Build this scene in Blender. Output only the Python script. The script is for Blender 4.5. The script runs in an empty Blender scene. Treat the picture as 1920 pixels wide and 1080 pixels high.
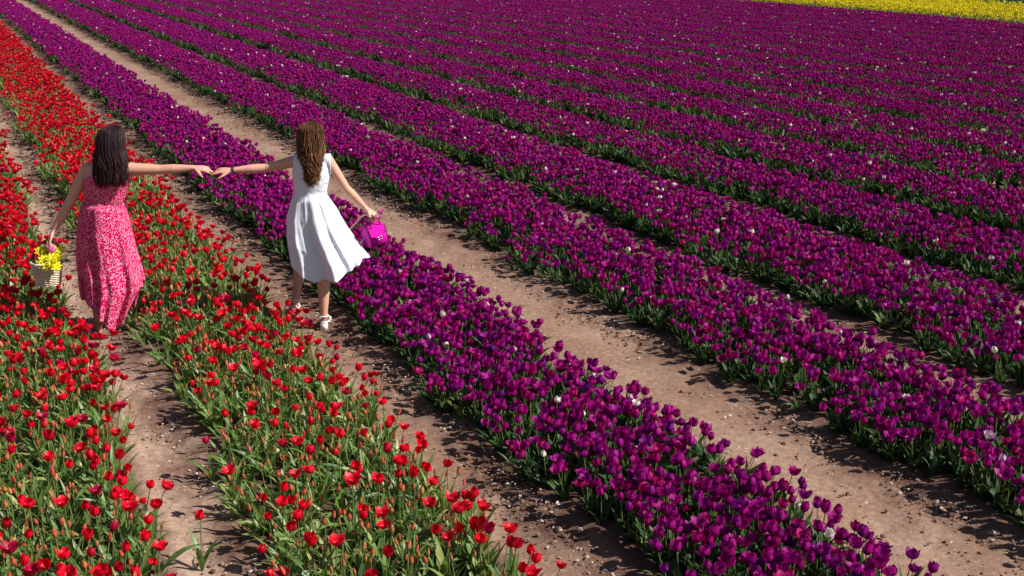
import bpy, bmesh, math, random
import numpy as np
from mathutils import Vector, Matrix, Euler, noise

random.seed(7)
rng = np.random.default_rng(7)
SC = bpy.context.scene
COL = SC.collection
R = math.radians

# ------------------------------------------------------------------ camera, sky, sun, exposure
H = 3.03                       # camera height
FPX = 2200.0                   # focal length in px of the 1920 px wide photograph
PITCH = math.atan(658 / FPX)
cp, sp = math.cos(PITCH), math.sin(PITCH)
cam = bpy.data.cameras.new('camera')
cam.sensor_width = 36.0
cam.lens = 36.0 * FPX / 1920
cam.clip_start = 0.1
cam.clip_end = 3000
camo = bpy.data.objects.new('camera', cam)
camo.location = (0, 0, H)
camo.rotation_euler = (math.pi / 2 - PITCH, 0, 0)
COL.objects.link(camo)
SC.camera = camo

SUN_EL = R(43)
SUN_AZ_VEC = Vector((1.0, -0.22, 0)).normalized()          # where the sun stands, on the ground plane
SUN_DIR = (SUN_AZ_VEC * math.cos(SUN_EL) + Vector((0, 0, math.sin(SUN_EL)))).normalized()
w = bpy.data.worlds.new('World')
SC.world = w
w.use_nodes = True
nt = w.node_tree
sky = nt.nodes.new('ShaderNodeTexSky')
sky.sky_type = 'NISHITA'
sky.sun_disc = False
sky.sun_elevation = SUN_EL
sky.sun_rotation = math.atan2(SUN_AZ_VEC.x, SUN_AZ_VEC.y)
bg = nt.nodes['Background']
bg.inputs['Strength'].default_value = 0.052
nt.links.new(sky.outputs[0], bg.inputs[0])
sl = bpy.data.lights.new('sun', 'SUN')
sl.energy = 4.8
sl.angle = R(0.5)
sl.color = (1.0, 0.95, 0.88)
so = bpy.data.objects.new('sun', sl)
so.rotation_euler = (-SUN_DIR).to_track_quat('-Z', 'Y').to_euler()
so.location = (20, -5, 30)
COL.objects.link(so)
SC.view_settings.view_transform = 'Standard'
SC.view_settings.look = 'None'
SC.view_settings.exposure = 0.48
SC.view_settings.gamma = 1.0
SC.view_settings.use_curve_mapping = False
SC.cycles.max_bounces = 6
SC.cycles.transparent_max_bounces = 4

# ------------------------------------------------------------------ coordinates
DX, DY = -0.44, 0.898          # direction in which the rows run
NX, NY = 0.898, 0.44           # direction across the rows


def LS(L, s):
    return (NX * L + DX * s, NY * L + DY * s)


def J(px, py, Y):
    """the point at distance Y in front of the camera that the photograph shows at px, py"""
    u, v = (px - 960) / FPX, (py - 540) / FPX
    t = Y / (cp - v * sp)
    return Vector((u * t, Y, H - t * (sp + v * cp)))


def proj(x, y, z):
    zc = y * cp + (H - z) * sp
    return 960 + FPX * x / zc, 540 + FPX * ((H - z) * cp - y * sp) / zc, zc


# ------------------------------------------------------------------ materials
def mat(name, base, rough=0.6, transl=0.0, var=None, spec=0.3, trans_col=None):
    m = bpy.data.materials.new(name)
    m.use_nodes = True
    n = m.node_tree
    b = n.nodes['Principled BSDF']
    b.inputs['Base Color'].default_value = (*base, 1)
    b.inputs['Roughness'].default_value = rough
    b.inputs['Specular IOR Level'].default_value = spec
    return m


def N(m, t, **kw):
    nd = m.node_tree.nodes.new(t)
    for k, v in kw.items():
        setattr(nd, k, v)
    return nd


def ramp(m, stops, src=None):
    r = N(m, 'ShaderNodeValToRGB')
    e = r.color_ramp.elements
    while len(e) < len(stops):
        e.new(0.5)
    for el, (p, c) in zip(e, stops):
        el.position = p
        el.color = (*c, 1)
    if src is not None:
        m.node_tree.links.new(src, r.inputs[0])
    return r


def mixc(m, fac, a, b, mode='MIX'):
    x = N(m, 'ShaderNodeMix', data_type='RGBA', blend_type=mode)
    for sock, val in ((x.inputs[0], fac), (x.inputs[6], a), (x.inputs[7], b)):
        if hasattr(val, 'links'):
            m.node_tree.links.new(val, sock)
        elif isinstance(val, tuple):
            sock.default_value = (*val, 1)
        else:
            sock.default_value = val
    return x.outputs[2]


def plant_mat(name, stops, transl, tcol_gain=1.3, rough=0.45, spec=0.35, zstops=None, zscale=1.0):
    """stops: random-per-plant ramp; zstops: (lo, hi, colour) blend along local height"""
    m = mat(name, (0.5, 0.5, 0.5), rough, spec=spec)
    L = m.node_tree.links
    b = m.node_tree.nodes['Principled BSDF']
    out = m.node_tree.nodes['Material Output']
    oi = N(m, 'ShaderNodeObjectInfo')
    r = ramp(m, stops, oi.outputs['Random'])
    c = r.outputs[0]
    tc = N(m, 'ShaderNodeTexCoord')
    ns = N(m, 'ShaderNodeTexNoise')
    ns.inputs['Scale'].default_value = 38
    ns.inputs['Detail'].default_value = 3
    L.new(tc.outputs['Object'], ns.inputs['Vector'])
    rr = ramp(m, [(0.3, (0.72, 0.72, 0.72)), (0.72, (1.25, 1.25, 1.25))], ns.outputs[0])
    c = mixc(m, 1.0, c, rr.outputs[0], 'MULTIPLY')
    if zstops:
        at = N(m, 'ShaderNodeAttribute', attribute_name='tip')
        for lo, hi, colr in zstops:
            mr = N(m, 'ShaderNodeMapRange')
            mr.inputs[1].default_value = lo
            mr.inputs[2].default_value = hi
            L.new(at.outputs['Fac'], mr.inputs[0])
            c = mixc(m, mr.outputs[0], c, colr)
    L.new(c, b.inputs['Base Color'])
    tr = N(m, 'ShaderNodeBsdfTranslucent')
    g = mixc(m, 1.0, c, (tcol_gain, tcol_gain, tcol_gain * 0.8), 'MULTIPLY')
    L.new(g, tr.inputs[0])
    mx = N(m, 'ShaderNodeMixShader')
    mx.inputs[0].default_value = transl
    L.new(b.outputs[0], mx.inputs[1])
    L.new(tr.outputs[0], mx.inputs[2])
    L.new(mx.outputs[0], out.inputs['Surface'])
    return m


M = {}
M['red'] = plant_mat('red_petal', [(0, (0.62, 0.002, 0.020)), (0.45, (0.76, 0.003, 0.024)), (0.8, (0.52, 0.002, 0.02)), (1, (0.40, 0.003, 0.05))],
                     0.28, 1.15, 0.42, spec=0.25)
M['bud'] = plant_mat('bud_petal', [(0, (0.60, 0.20, 0.09)), (0.4, (0.66, 0.11, 0.07)), (0.75, (0.48, 0.26, 0.08)), (1, (0.66, 0.04, 0.04))],
                     0.25, 1.2, 0.5, zstops=[(0.45, 0.0, (0.16, 0.20, 0.05))])
M['purple'] = plant_mat('purple_petal', [(0, (0.275, 0.0035, 0.150)), (0.3, (0.360, 0.0040, 0.200)), (0.6, (0.225, 0.0040, 0.190)),
                                         (0.85, (0.380, 0.0045, 0.120)), (1, (0.140, 0.005, 0.180))], 0.28, 1.3, 0.5, spec=0.16)
M['pale'] = plant_mat('pale_petal', [(0, (0.82, 0.74, 0.76)), (0.45, (0.84, 0.80, 0.68)), (0.8, (0.68, 0.42, 0.66)), (1, (0.78, 0.62, 0.74))], 0.25, 1.0)
M['yellow'] = plant_mat('yellow_petal', [(0, (0.88, 0.74, 0.01)), (0.5, (0.90, 0.82, 0.03)), (1, (0.78, 0.62, 0.01))], 0.25, 1.0)
M['yellow2'] = plant_mat('basket_petal', [(0, (0.85, 0.80, 0.02)), (0.5, (0.88, 0.84, 0.03)), (1, (0.82, 0.74, 0.01))], 0.25, 1.0)
M['pink'] = plant_mat('pink_petal', [(0, (0.75, 0.16, 0.45)), (1, (0.75, 0.22, 0.50))], 0.25, 1.0)
M['leaf'] = plant_mat('red_bed_leaf', [(0, (0.095, 0.190, 0.034)), (0.35, (0.170, 0.270, 0.060)), (0.7, (0.075, 0.150, 0.042)), (0.93, (0.32, 0.36, 0.11)), (1, (0.40, 0.37, 0.16))],
                      0.28, 1.6, 0.42, spec=0.45)
M['leafp'] = plant_mat('purple_bed_leaf', [(0, (0.028, 0.070, 0.020)), (0.4, (0.048, 0.100, 0.028)), (0.8, (0.032, 0.078, 0.034)), (1, (0.16, 0.21, 0.06))],
                       0.24, 1.5, 0.5, spec=0.22)
M['stem'] = plant_mat('stem', [(0, (0.12, 0.19, 0.05)), (1, (0.20, 0.26, 0.08))], 0.15, 1.2)


def soil_mat(name, lo, hi, scale=1.0):
    m = mat(name, lo, 0.95, spec=0.1)
    L = m.node_tree.links
    b = m.node_tree.nodes['Principled BSDF']
    g = N(m, 'ShaderNodeNewGeometry')
    n1 = N(m, 'ShaderNodeTexNoise')
    n1.inputs['Scale'].default_value = 1.3 * scale
    n1.inputs['Detail'].default_value = 5
    n2 = N(m, 'ShaderNodeTexNoise')
    n2.inputs['Scale'].default_value = 26 * scale
    n2.inputs['Detail'].default_value = 8
    n2.inputs['Roughness'].default_value = 0.7
    v = N(m, 'ShaderNodeTexVoronoi')
    v.inputs['Scale'].default_value = 55 * scale
    for q in (n1, n2, v):
        L.new(g.outputs['Position'], q.inputs['Vector'])
    r1 = ramp(m, [(0.35, lo), (0.65, hi)], n1.outputs[0])
    r2 = ramp(m, [(0.3, (0.62, 0.58, 0.56)), (0.55, (1.0, 1.0, 1.0)), (0.72, (1.35, 1.32, 1.28))], n2.outputs[0])
    c = mixc(m, 1.0, r1.outputs[0], r2.outputs[0], 'MULTIPLY')
    r3 = ramp(m, [(0.0, (1.3, 1.28, 1.22)), (0.10, (1, 1, 1))], v.outputs['Distance'])
    c = mixc(m, 1.0, c, r3.outputs[0], 'MULTIPLY')
    # darker tilled bed soil, with the beds' shade painted onto the path edges
    at = N(m, 'ShaderNodeAttribute', attribute_name='bed_soil_shade')
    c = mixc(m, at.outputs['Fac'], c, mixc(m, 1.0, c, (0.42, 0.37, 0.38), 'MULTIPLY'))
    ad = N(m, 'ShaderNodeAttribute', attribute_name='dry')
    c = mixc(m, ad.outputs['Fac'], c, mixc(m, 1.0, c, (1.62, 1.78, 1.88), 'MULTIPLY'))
    L.new(c, b.inputs['Base Color'])
    bp = N(m, 'ShaderNodeBump')
    bp.inputs['Strength'].default_value = 0.9
    bp.inputs['Distance'].default_value = 0.012
    L.new(n2.outputs[0], bp.inputs['Height'])
    L.new(bp.outputs[0], b.inputs['Normal'])
    return m


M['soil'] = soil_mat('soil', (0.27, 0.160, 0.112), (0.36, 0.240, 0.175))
M['clod'] = plant_mat('clod', [(0, (0.11, 0.066, 0.048)), (0.6, (0.20, 0.125, 0.090)), (1, (0.28, 0.19, 0.14))], 0.0, rough=0.95, spec=0.1)
M['chaff'] = plant_mat('chaff', [(0, (0.50, 0.40, 0.34)), (0.5, (0.62, 0.53, 0.47)), (0.85, (0.42, 0.24, 0.22)), (1, (0.16, 0.2, 0.06))], 0.1, rough=0.9, spec=0.1)
M['grass'] = soil_mat('field_green', (0.05, 0.085, 0.03), (0.085, 0.12, 0.045))


# ------------------------------------------------------------------ object helpers
def link(o, parent=None):
    COL.objects.link(o)
    if parent is not None:
        o.parent = parent
    return o


def tag(o, label=None, cat=None, group=None, kind=None):
    if label: o['label'] = label
    if cat: o['category'] = cat
    if group: o['group'] = group
    if kind: o['kind'] = kind
    return o


def empty(name, loc, rz=0.0):
    o = bpy.data.objects.new(name, None)
    o.location = loc
    o.rotation_euler = (0, 0, rz)
    o.empty_display_size = 0.1
    return link(o)


class MB:
    """collects geometry with material indices and a 'tip' attribute"""
    def __init__(s):
        s.v, s.f, s.mi, s.tip = [], [], [], []

    def add(s, vs, fs, mi=0, tips=None):
        o = len(s.v)
        s.v += [tuple(p) for p in vs]
        s.f += [tuple(i + o for i in f) for f in fs]
        s.mi += [mi] * len(fs)
        s.tip += list(tips) if tips is not None else [0.5] * len(vs)
        return s

    def mesh(s, name, mats, smooth=True):
        me = bpy.data.meshes.new(name)
        me.from_pydata(s.v, [], s.f)
        for m in mats:
            me.materials.append(m)
        me.polygons.foreach_set('material_index', s.mi)
        me.polygons.foreach_set('use_smooth', [smooth] * len(s.f))
        a = me.attributes.new('tip', 'FLOAT', 'POINT')
        a.data.foreach_set('value', s.tip)
        me.update()
        return me

    def build(s, name, mats, parent=None, smooth=True):
        return link(bpy.data.objects.new(name, s.mesh(name, mats, smooth)), parent)


def ring_tube(path, radii, n=8, up=None, closed_ends=True):
    """verts/faces of a tube; radii is r or (ra, rb) per point; 'up' gives the direction of rb"""
    path = [Vector(p) for p in path]
    vs, fs = [], []
    k = len(path)
    prev = None
    for i, p in enumerate(path):
        d = (path[min(i + 1, k - 1)] - path[max(i - 1, 0)])
        if d.length < 1e-9:
            d = Vector((0, 0, 1))
        d.normalize()
        ref = Vector(up) if up is not None else (prev if prev is not None else (Vector((0, 0, 1)) if abs(d.z) < 0.9 else Vector((0, 1, 0))))
        b = (ref - d * ref.dot(d))
        if b.length < 1e-6:
            b = d.orthogonal()
        b.normalize()
        a = b.cross(d).normalized()
        if up is None:
            prev = b
        r = radii[i] if isinstance(radii, (list, tuple)) and not (len(radii) == 2 and k != 2 and not isinstance(radii[0], (tuple, list))) else radii
        ra, rb = (r if isinstance(r, (tuple, list)) else (r, r))
        for j in range(n):
            t = 2 * math.pi * j / n
            vs.append(p + a * (ra * math.cos(t)) + b * (rb * math.sin(t)))
    for i in range(k - 1):
        for j in range(n):
            j2 = (j + 1) % n
            fs.append((i * n + j, i * n + j2, (i + 1) * n + j2, (i + 1) * n + j))
    if closed_ends:
        fs.append(tuple(reversed(range(n))))
        fs.append(tuple((k - 1) * n + j for j in range(n)))
    return vs, fs


def ellipsoid(c, r, nu=16, nv=10, rot=None):
    vs, fs = [], []
    c = Vector(c)
    for i in range(nv + 1):
        th = math.pi * i / nv
        for j in range(nu):
            ph = 2 * math.pi * j / nu
            p = Vector((r[0] * math.sin(th) * math.cos(ph), r[1] * math.sin(th) * math.sin(ph), r[2] * math.cos(th)))
            if rot is not None:
                p = rot @ p
            vs.append(c + p)
    for i in range(nv):
        for j in range(nu):
            j2 = (j + 1) % nu
            if i == 0:
                fs.append((j, (i + 1) * nu + j, (i + 1) * nu + j2))
            elif i == nv - 1:
                fs.append((i * nu + j, (i + 1) * nu + j, i * nu + j2))
            else:
                fs.append((i * nu + j, (i + 1) * nu + j, (i + 1) * nu + j2, i * nu + j2))
    return vs, fs


# ------------------------------------------------------------------ tulip geometry
def petal(az, h, rmax, rtop, width, nseg, tilt=0.0, inner=False, wob=0.0):
    """one cupped petal: grid of 3 x (nseg+1)"""
    vs, fs, tips = [], [], []
    ca, sa = math.cos(az), math.sin(az)
    for i in range(nseg + 1):
        t = i / nseg
        # profile radius of the cup
        if t < 0.45:
            r = rmax * math.sin(t / 0.45 * math.pi / 2) ** 0.75
        else:
            q = (t - 0.45) / 0.55
            r = rmax + (rtop - rmax) * q ** 1.5
        z = h * (t ** 0.9) * (1 - 0.12 * max(0, rtop / rmax - 1) * t)
        wd = width * (math.sin(math.pi * min(1, t * 0.86 + 0.14)) ** 0.65) if t < 0.999 else width * 0.22
        if inner:
            r *= 0.86
            z *= 1.02
        for j, sx in enumerate((-1, 0, 1)):
            ang = sx * wd / max(r, 0.006) * 0.5
            ang = max(-0.75, min(0.75, ang))
            rr = r * (1 - 0.04 * abs(sx)) + wob * random.uniform(-1, 1) * t
            x = rr * math.cos(ang)
            y = rr * math.sin(ang)
            vs.append((ca * x - sa * y, sa * x + ca * y, z + (wob * random.uniform(-1, 1) if i == nseg else 0)))
            tips.append(t)
    for i in range(nseg):
        for j in range(2):
            a = i * 3 + j
            fs.append((a, a + 1, a + 4, a + 3))
    return vs, fs, tips


def bloom(mb, h, rmax, rtop, nseg, base, mi, lean=(0, 0), wob=0.002):
    az0 = random.uniform(0, 6.28)
    M3 = Matrix.Rotation(lean[0], 3, 'X') @ Matrix.Rotation(lean[1], 3, 'Y')
    for k in range(6):
        inner = k % 2 == 1
        v, f, t = petal(az0 + k * math.pi / 3 + random.uniform(-.08, .08), h * random.uniform(.93, 1.05), rmax,
                        rtop * random.uniform(.7, 1.35), rmax * 1.75, nseg, inner=inner, wob=wob * random.uniform(.5, 2.4))
        mb.add([M3 @ Vector(p) + Vector(base) for p in v], f, mi, t)


def leaf(mb, length, width, az, bend, nseg, mi, base=(0, 0, 0.0), twist=0.0, lift=1.25):
    """curved, folded tulip leaf"""
    vs, fs, tips = [], [], []
    x = z = 0.0
    ang = lift
    ca, sa = math.cos(az), math.sin(az)
    step = length / nseg
    for i in range(nseg + 1):
        t = i / nseg
        wd = width * (0.35 + 1.3 * t) if t < 0.42 else width * 0.9 * max(0.0, (1 - ((t - 0.42) / 0.58) ** 1.8))
        wd = max(wd, 0.0015)
        fold = 0.42 * (1 - t)
        tw = twist * t
        for sx in (-1, 0, 1):
            oy = sx * wd * 0.5 * math.cos(tw)
            oz = abs(sx) * wd * fold + sx * wd * 0.5 * math.sin(tw)
            px, py, pz = x - oz * math.sin(ang) * 0.7, oy, z + oz * math.cos(ang) * 0.7
            vs.append((ca * px - sa * py + base[0], sa * px + ca * py + base[1], pz + base[2]))
            tips.append(t)
        x += step * math.cos(ang)
        z += step * math.sin(ang)
        ang -= bend / nseg * (0.5 + 1.2 * t)
    for i in range(nseg):
        for j in range(2):
            a = i * 3 + j
            fs.append((a, a + 3, a + 4, a + 1))
    mb.add(vs, fs, mi, tips)


def stem(mb, top, r, mi, n=4):
    pts = [(0, 0, -0.02), (top[0] * .3, top[1] * .3, top[2] * .5), (top[0], top[1], top[2])]
    v, f = ring_tube(pts, [r, r * .9, r * .8], n=n, closed_ends=False)
    mb.add(v, f, mi)


BLOOMS = {
    # kind: list of (h, rmax, rtop, zbase) variants
    'red': [(.052, .026, .023, .30), (.047, .030, .035, .31), (.055, .024, .015, .29), (.046, .032, .041, .31), (.050, .027, .028, .28)],
    'bud': [(.046, .0085, .002, .235), (.054, .010, .003, .25), (.048, .0125, .005, .265), (.040, .0075, .002, .21)],
    'purple': [(.062, .029, .022, .265), (.066, .028, .017, .275), (.058, .032, .029, .26), (.055, .034, .037, .255), (.063, .027, .015, .25), (.048, .036, .050, .255), (.052, .026, .026, .235)],
    'pale': [(.054, .026, .020, .30), (.046, .030, .034, .29), (.052, .020, .008, .27)],
    'yellow': [(.055, .034, .034, .30), (.058, .030, .024, .29)],
}
LEAFSET = {'red': ('leaf', 5), 'bud': ('leaf', 5), 'purple': ('leafp', 4), 'pale': ('leafp', 2), 'yellow': ('leaf', 3)}


def leaf_args(kind):
    if kind in ('red', 'bud'):
        return random.uniform(.15, .29), random.uniform(.024, .042), random.uniform(.3, 1.8)
    return random.uniform(.16, .26), random.uniform(.032, .052), random.uniform(.4, 1.4)


def plant_mesh(kind, var, lod):
    """a whole tulip as one mesh, for the masses and for things far away"""
    mb = MB()
    h, rm, rt, zb = BLOOMS[kind][var]
    lx, ly = random.uniform(-.03, .03), random.uniform(-.03, .03)
    nl = LEAFSET[kind][1]
    if lod == 0:
        stem(mb, (lx, ly, zb), .0035, 1, 4)
        bloom(mb, h, rm, rt, 5, (lx, ly, zb), 0, (random.uniform(-.2, .2), random.uniform(-.2, .2)))
        for k in range(nl):
            ln, wd, bd = leaf_args(kind)
            leaf(mb, ln, wd, k * 6.28 / nl + random.uniform(-.5, .5), bd, 6, 2, (random.uniform(-.01, .01), random.uniform(-.01, .01), 0), random.uniform(-1, 1), random.uniform(1.15, 1.45))
    else:
        stem(mb, (lx, ly, zb), .004, 1, 3)
        bloom(mb, h, rm, rt, 3, (lx, ly, zb), 0, (0, 0))
        for k in range(2):
            ln, wd, bd = leaf_args(kind)
            leaf(mb, ln, wd * 1.2, random.uniform(0, 6.28), bd, 3, 2, (0, 0, 0), random.uniform(-1, 1), random.uniform(1.15, 1.4))
    return mb.mesh('%s_plant' % kind, [M[kind], M['stem'], M[LEAFSET[kind][0]]])


# ------------------------------------------------------------------ beds
# (near edge, far edge) measured across the rows
RED_BEDS = [(-1.86, -0.80), (-0.30, 0.74), (1.24, 2.25)]
PURPLE_BEDS = [(2.83, 3.82), (4.86, 5.88), (6.50, 7.70), (8.38, 9.32), (9.96, 10.90), (11.50, 12.42)]
L_ = 13.0
while L_ < 33.0:
    PURPLE_BEDS.append((L_, min(L_ + (.90 if L_ < 19 else 1.0), 33.3)))
    L_ += 1.52
YELLOW = (33.75, 41.2)
WHEELTRACKS = [(0.74, 1.24), (2.25, 2.83), (3.82, 4.86), (5.88, 6.50), (7.76, 8.32)]


def gen(beds, density, near=3.0, far=66.0, margin=1.12):
    """jittered plants inside the beds, kept where the camera (or one a step aside) could see them"""
    out = []
    for bi, (l0, l1) in enumerate(beds):
        n = int((l1 - l0) * 90 * density)
        ll = rng.uniform(l0, l1, n)
        ss = rng.uniform(-12, 78, n)
        # ragged bed edges
        e = 0.05 * np.sin(ss * 1.7 + bi) + 0.04 * np.sin(ss * 4.3 + bi * 2)
        ll = ll + e * (np.abs((ll - l0) / (l1 - l0) - .5) * 2)
        x = NX * ll + DX * ss
        y = NY * ll + DY * ss
        zc = y * cp + (H - .3) * sp
        u = x / zc * FPX
        v = ((H - .3) * cp - y * sp) / zc * FPX
        m = (zc > 2.2) & (zc < far) & (np.abs(u) < 960 * margin + 260) & (v < 540 * margin + 160)
        edge = np.minimum(ll - l0, l1 - ll) / 0.18
        side = np.where(ll - l0 < l1 - ll, -1, 1)
        for a, b, c, d, g, q in zip(x[m], y[m], ll[m], ss[m], edge[m], side[m]):
            out.append((a, b, c, d, g, q, bi))
    return out


FEET = [(-3.257, 8.87, .20), (-3.20, 9.05, .16), (-1.52, 8.96, .15), (-1.72, 9.40, .12)]


def blocked(x, y):
    return any((x - a) ** 2 + (y - b) ** 2 < r * r for a, b, r in FEET)


plants = {k: [] for k in BLOOMS}


def put(kind, p, scale=1.0):
    x, y, l, s, edge, side, bi = p
    if blocked(x, y):
        return
    out = max(0.0, 1 - edge)
    t = out * random.uniform(.05, .38)
    tx = -NY * side * t + random.gauss(0, .10)       # tilt axis so that edge plants splay outwards
    ty = NX * side * t + random.gauss(0, .10)
    sc = random.gauss(1.0, .085) * scale * (1 - .10 * out)
    var = random.randrange(len(BLOOMS[kind]))
    plants[kind].append((x, y, tx, ty, random.uniform(0, 6.28), sc, var, l, s, bi))


for p in gen(RED_BEDS, 175):
    x, y, l, s = p[:4]
    # open blooms come in drifts, and denser towards the far edge of the bed
    q = noise.noise(Vector((l * 1.3, s * .55, 3.1)))
    l0, l1 = RED_BEDS[p[6]]
    f = (l - l0) / (l1 - l0)
    pr = .19 + .42 * q + .36 * max(0, f - .72) / .28 + min(.40, max(0, (s - 7.5) * .035))
    r = random.random()
    pr = pr * .90 + (.16 if p[6] < 2 else .04) + (.14 if f > .8 else 0)
    if r < pr:
        put('red', p, .95 + random.uniform(-.05, .07))
    elif r < pr + .42:
        put('bud', p)
    else:
        if random.random() < .55:
            put('bud', p, .86)
for p in gen(PURPLE_BEDS, 220):
    x, y, l, s = p[:4]
    r = random.random()
    q = noise.noise(Vector((l * 1.5, s * .8, 9.1)))
    if (q < -.42 and r < .55) or (p[6] > 2 and q < -.18 and r < .5):
        continue
    if r < .019:
        put('pale', p, random.uniform(.7, .9))
    else:
        put('purple', p, 0.90)
for p in gen([YELLOW], 75):
    q = noise.noise(Vector((p[2] * .9, p[3] * .5, 5.5)))
    if q < -.15 and random.random() < .6:
        continue
    put('yellow', p, random.uniform(.75, 1.35))
# a few lone tulips that seeded themselves in the paths
for (l, s, kd) in ((0.90, 5.35, 'red'), (0.86, 4.6, 'red'), (1.16, 6.3, 'red')):
    x, y = LS(l, s)
    put(kd, (x, y, l, s, 1, 1, 1), 1.0)


# ------------------------------------------------------------------ individuals: the 300 of a kind that show largest
def quat_e(tx, ty, rz):
    return (Matrix.Rotation(ty, 3, 'Y') @ Matrix.Rotation(tx, 3, 'X') @ Matrix.Rotation(rz, 3, 'Z')).to_euler()


def bloom_mesh(kind, var):
    mb = MB()
    h, rm, rt, zb = BLOOMS[kind][var]
    bloom(mb, h, rm, rt, 6, (0, 0, 0), 0, (random.uniform(-.15, .15), random.uniform(-.15, .15)))
    return mb.mesh('bloom', [M[kind]])


def stem_mesh(kind, var):
    mb = MB()
    stem(mb, (0, 0, BLOOMS[kind][var][3]), .0036, 0, 5)
    return mb.mesh('stem', [M['stem']])


def leaf_mesh(kind):
    mb = MB()
    ln, wd, bd = leaf_args(kind)
    leaf(mb, ln, wd * 1.15, 0, bd, 7, 0, (0, 0, 0), random.uniform(-1, 1), random.uniform(1.1, 1.42))
    return mb.mesh('leaf', [M[LEAFSET[kind][0]]])


def label_for(kind, x, y, l, s, bi, var):
    px, py, zc = proj(x, y, .3)
    if kind in ('red', 'bud'):
        l0, l1 = RED_BEDS[bi]
        bed = ['outermost red bed', 'left red bed', 'middle red bed'][bi]
    elif kind == 'purple':
        l0, l1 = PURPLE_BEDS[bi]
        bed = ['nearest purple bed', 'second purple bed', 'third purple bed', 'farther purple bed'][min(bi, 3)]
    f = (l - l0) / (l1 - l0)
    where = 'on the shaded edge of' if f < .17 else ('on the sunny edge of' if f > .83 else ('towards the shaded side of' if f < .39 else ('towards the sunny side of' if f > .61 else 'in the middle of')))
    fore = ', near the bottom' if py > 985 else (', by the path' if f < .17 or f > .83 else '')
    if kind == 'bud':
        look = ['short plump orange bud', 'slim orange-red bud', 'tall reddish bud', 'tiny greenish bud'][var]
    elif kind == 'red':
        look = ['cup-shaped red tulip', 'wide open red tulip', 'narrow closed red tulip', 'flat splayed red tulip', 'low red tulip'][var]
    else:
        look = ['rounded purple tulip', 'tall oval purple tulip', 'half-open purple tulip', 'wide open purple tulip', 'narrow closed purple tulip', 'splayed purple tulip', 'small frilled purple tulip'][var]
    return look + ' ' + where + ' the ' + bed + fore


NAMES = {'red': 'red_tulip', 'bud': 'tulip_bud', 'purple': 'purple_tulip', 'pale': 'pale_tulip', 'yellow': 'yellow_tulip'}
GROUPS = {'red': 'open red tulips nearest the camera', 'bud': 'closed tulip buds in the red beds', 'purple': 'purple tulips nearest the camera',
          'pale': 'pale tulips scattered in the purple beds', 'yellow': 'yellow tulips at the far edge of the purple field'}
LIMIT = {'red': 300, 'bud': 300, 'purple': 300, 'pale': 300, 'yellow': 300}
PARTS = {'red': 300, 'bud': 60, 'purple': 300, 'pale': 40, 'yellow': 0}
rest = {}
for kind, lst in plants.items():
    def key(p):
        x, y, z = p[0], p[1], .3
        px, py, zc = proj(x, y, z)
        inside = -10 < px < 1930 and -10 < py < 1092
        return (0 if inside else 1, zc)
    lst.sort(key=key)
    ind, rest[kind] = lst[:LIMIT[kind]], lst[LIMIT[kind]:]
    bl = [bloom_mesh(kind, v) for v in range(len(BLOOMS[kind]))]
    st = [stem_mesh(kind, v) for v in range(len(BLOOMS[kind]))]
    lf = [leaf_mesh(kind) for _ in range(7)]
    whole = [plant_mesh(kind, v, 0) for v in range(len(BLOOMS[kind]))]
    for i, p in enumerate(ind):
        x, y, tx, ty, rz, sc, var, l, s, bi = p
        lab = label_for(kind, x, y, l, s, bi, var) if kind in ('red', 'bud', 'purple') else None
        if kind == 'pale':
            lab = ('half-open pale pink tulip', 'wide open whitish tulip', 'small closed cream tulip')[var] + ' among dark purple ones in the ' + \
                ('first', 'second', 'third', 'fourth', 'fifth', 'far')[min(bi, 5)] + ' purple bed'
        if kind == 'yellow':
            lab = 'small yellow tulip at the front edge of the distant yellow strip'
        grp = GROUPS[kind]
        if i < PARTS[kind]:
            t = empty(NAMES[kind], (x, y, 0))
            h, rm, rt, zb = BLOOMS[kind][var]
            o = link(bpy.data.objects.new('bloom', bl[var]), t)
            o.location = (0, 0, zb)
            link(bpy.data.objects.new('stem', st[var]), t)
            for k in range(5 if kind in ('red', 'bud') else 3):
                o = link(bpy.data.objects.new('leaf', random.choice(lf)), t)
                o.rotation_euler = (0, 0, k * (1.26 if kind in ('red', 'bud') else 2.1) + random.uniform(-.5, .5))
        else:
            t = link(bpy.data.objects.new(NAMES[kind], whole[var]))
            t.location = (x, y, 0)
        t.rotation_euler = quat_e(tx, ty, rz)
        t.scale = (sc, sc, sc)
        tag(t, lab, 'tulip' if kind != 'bud' else 'tulip bud', grp)


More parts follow.
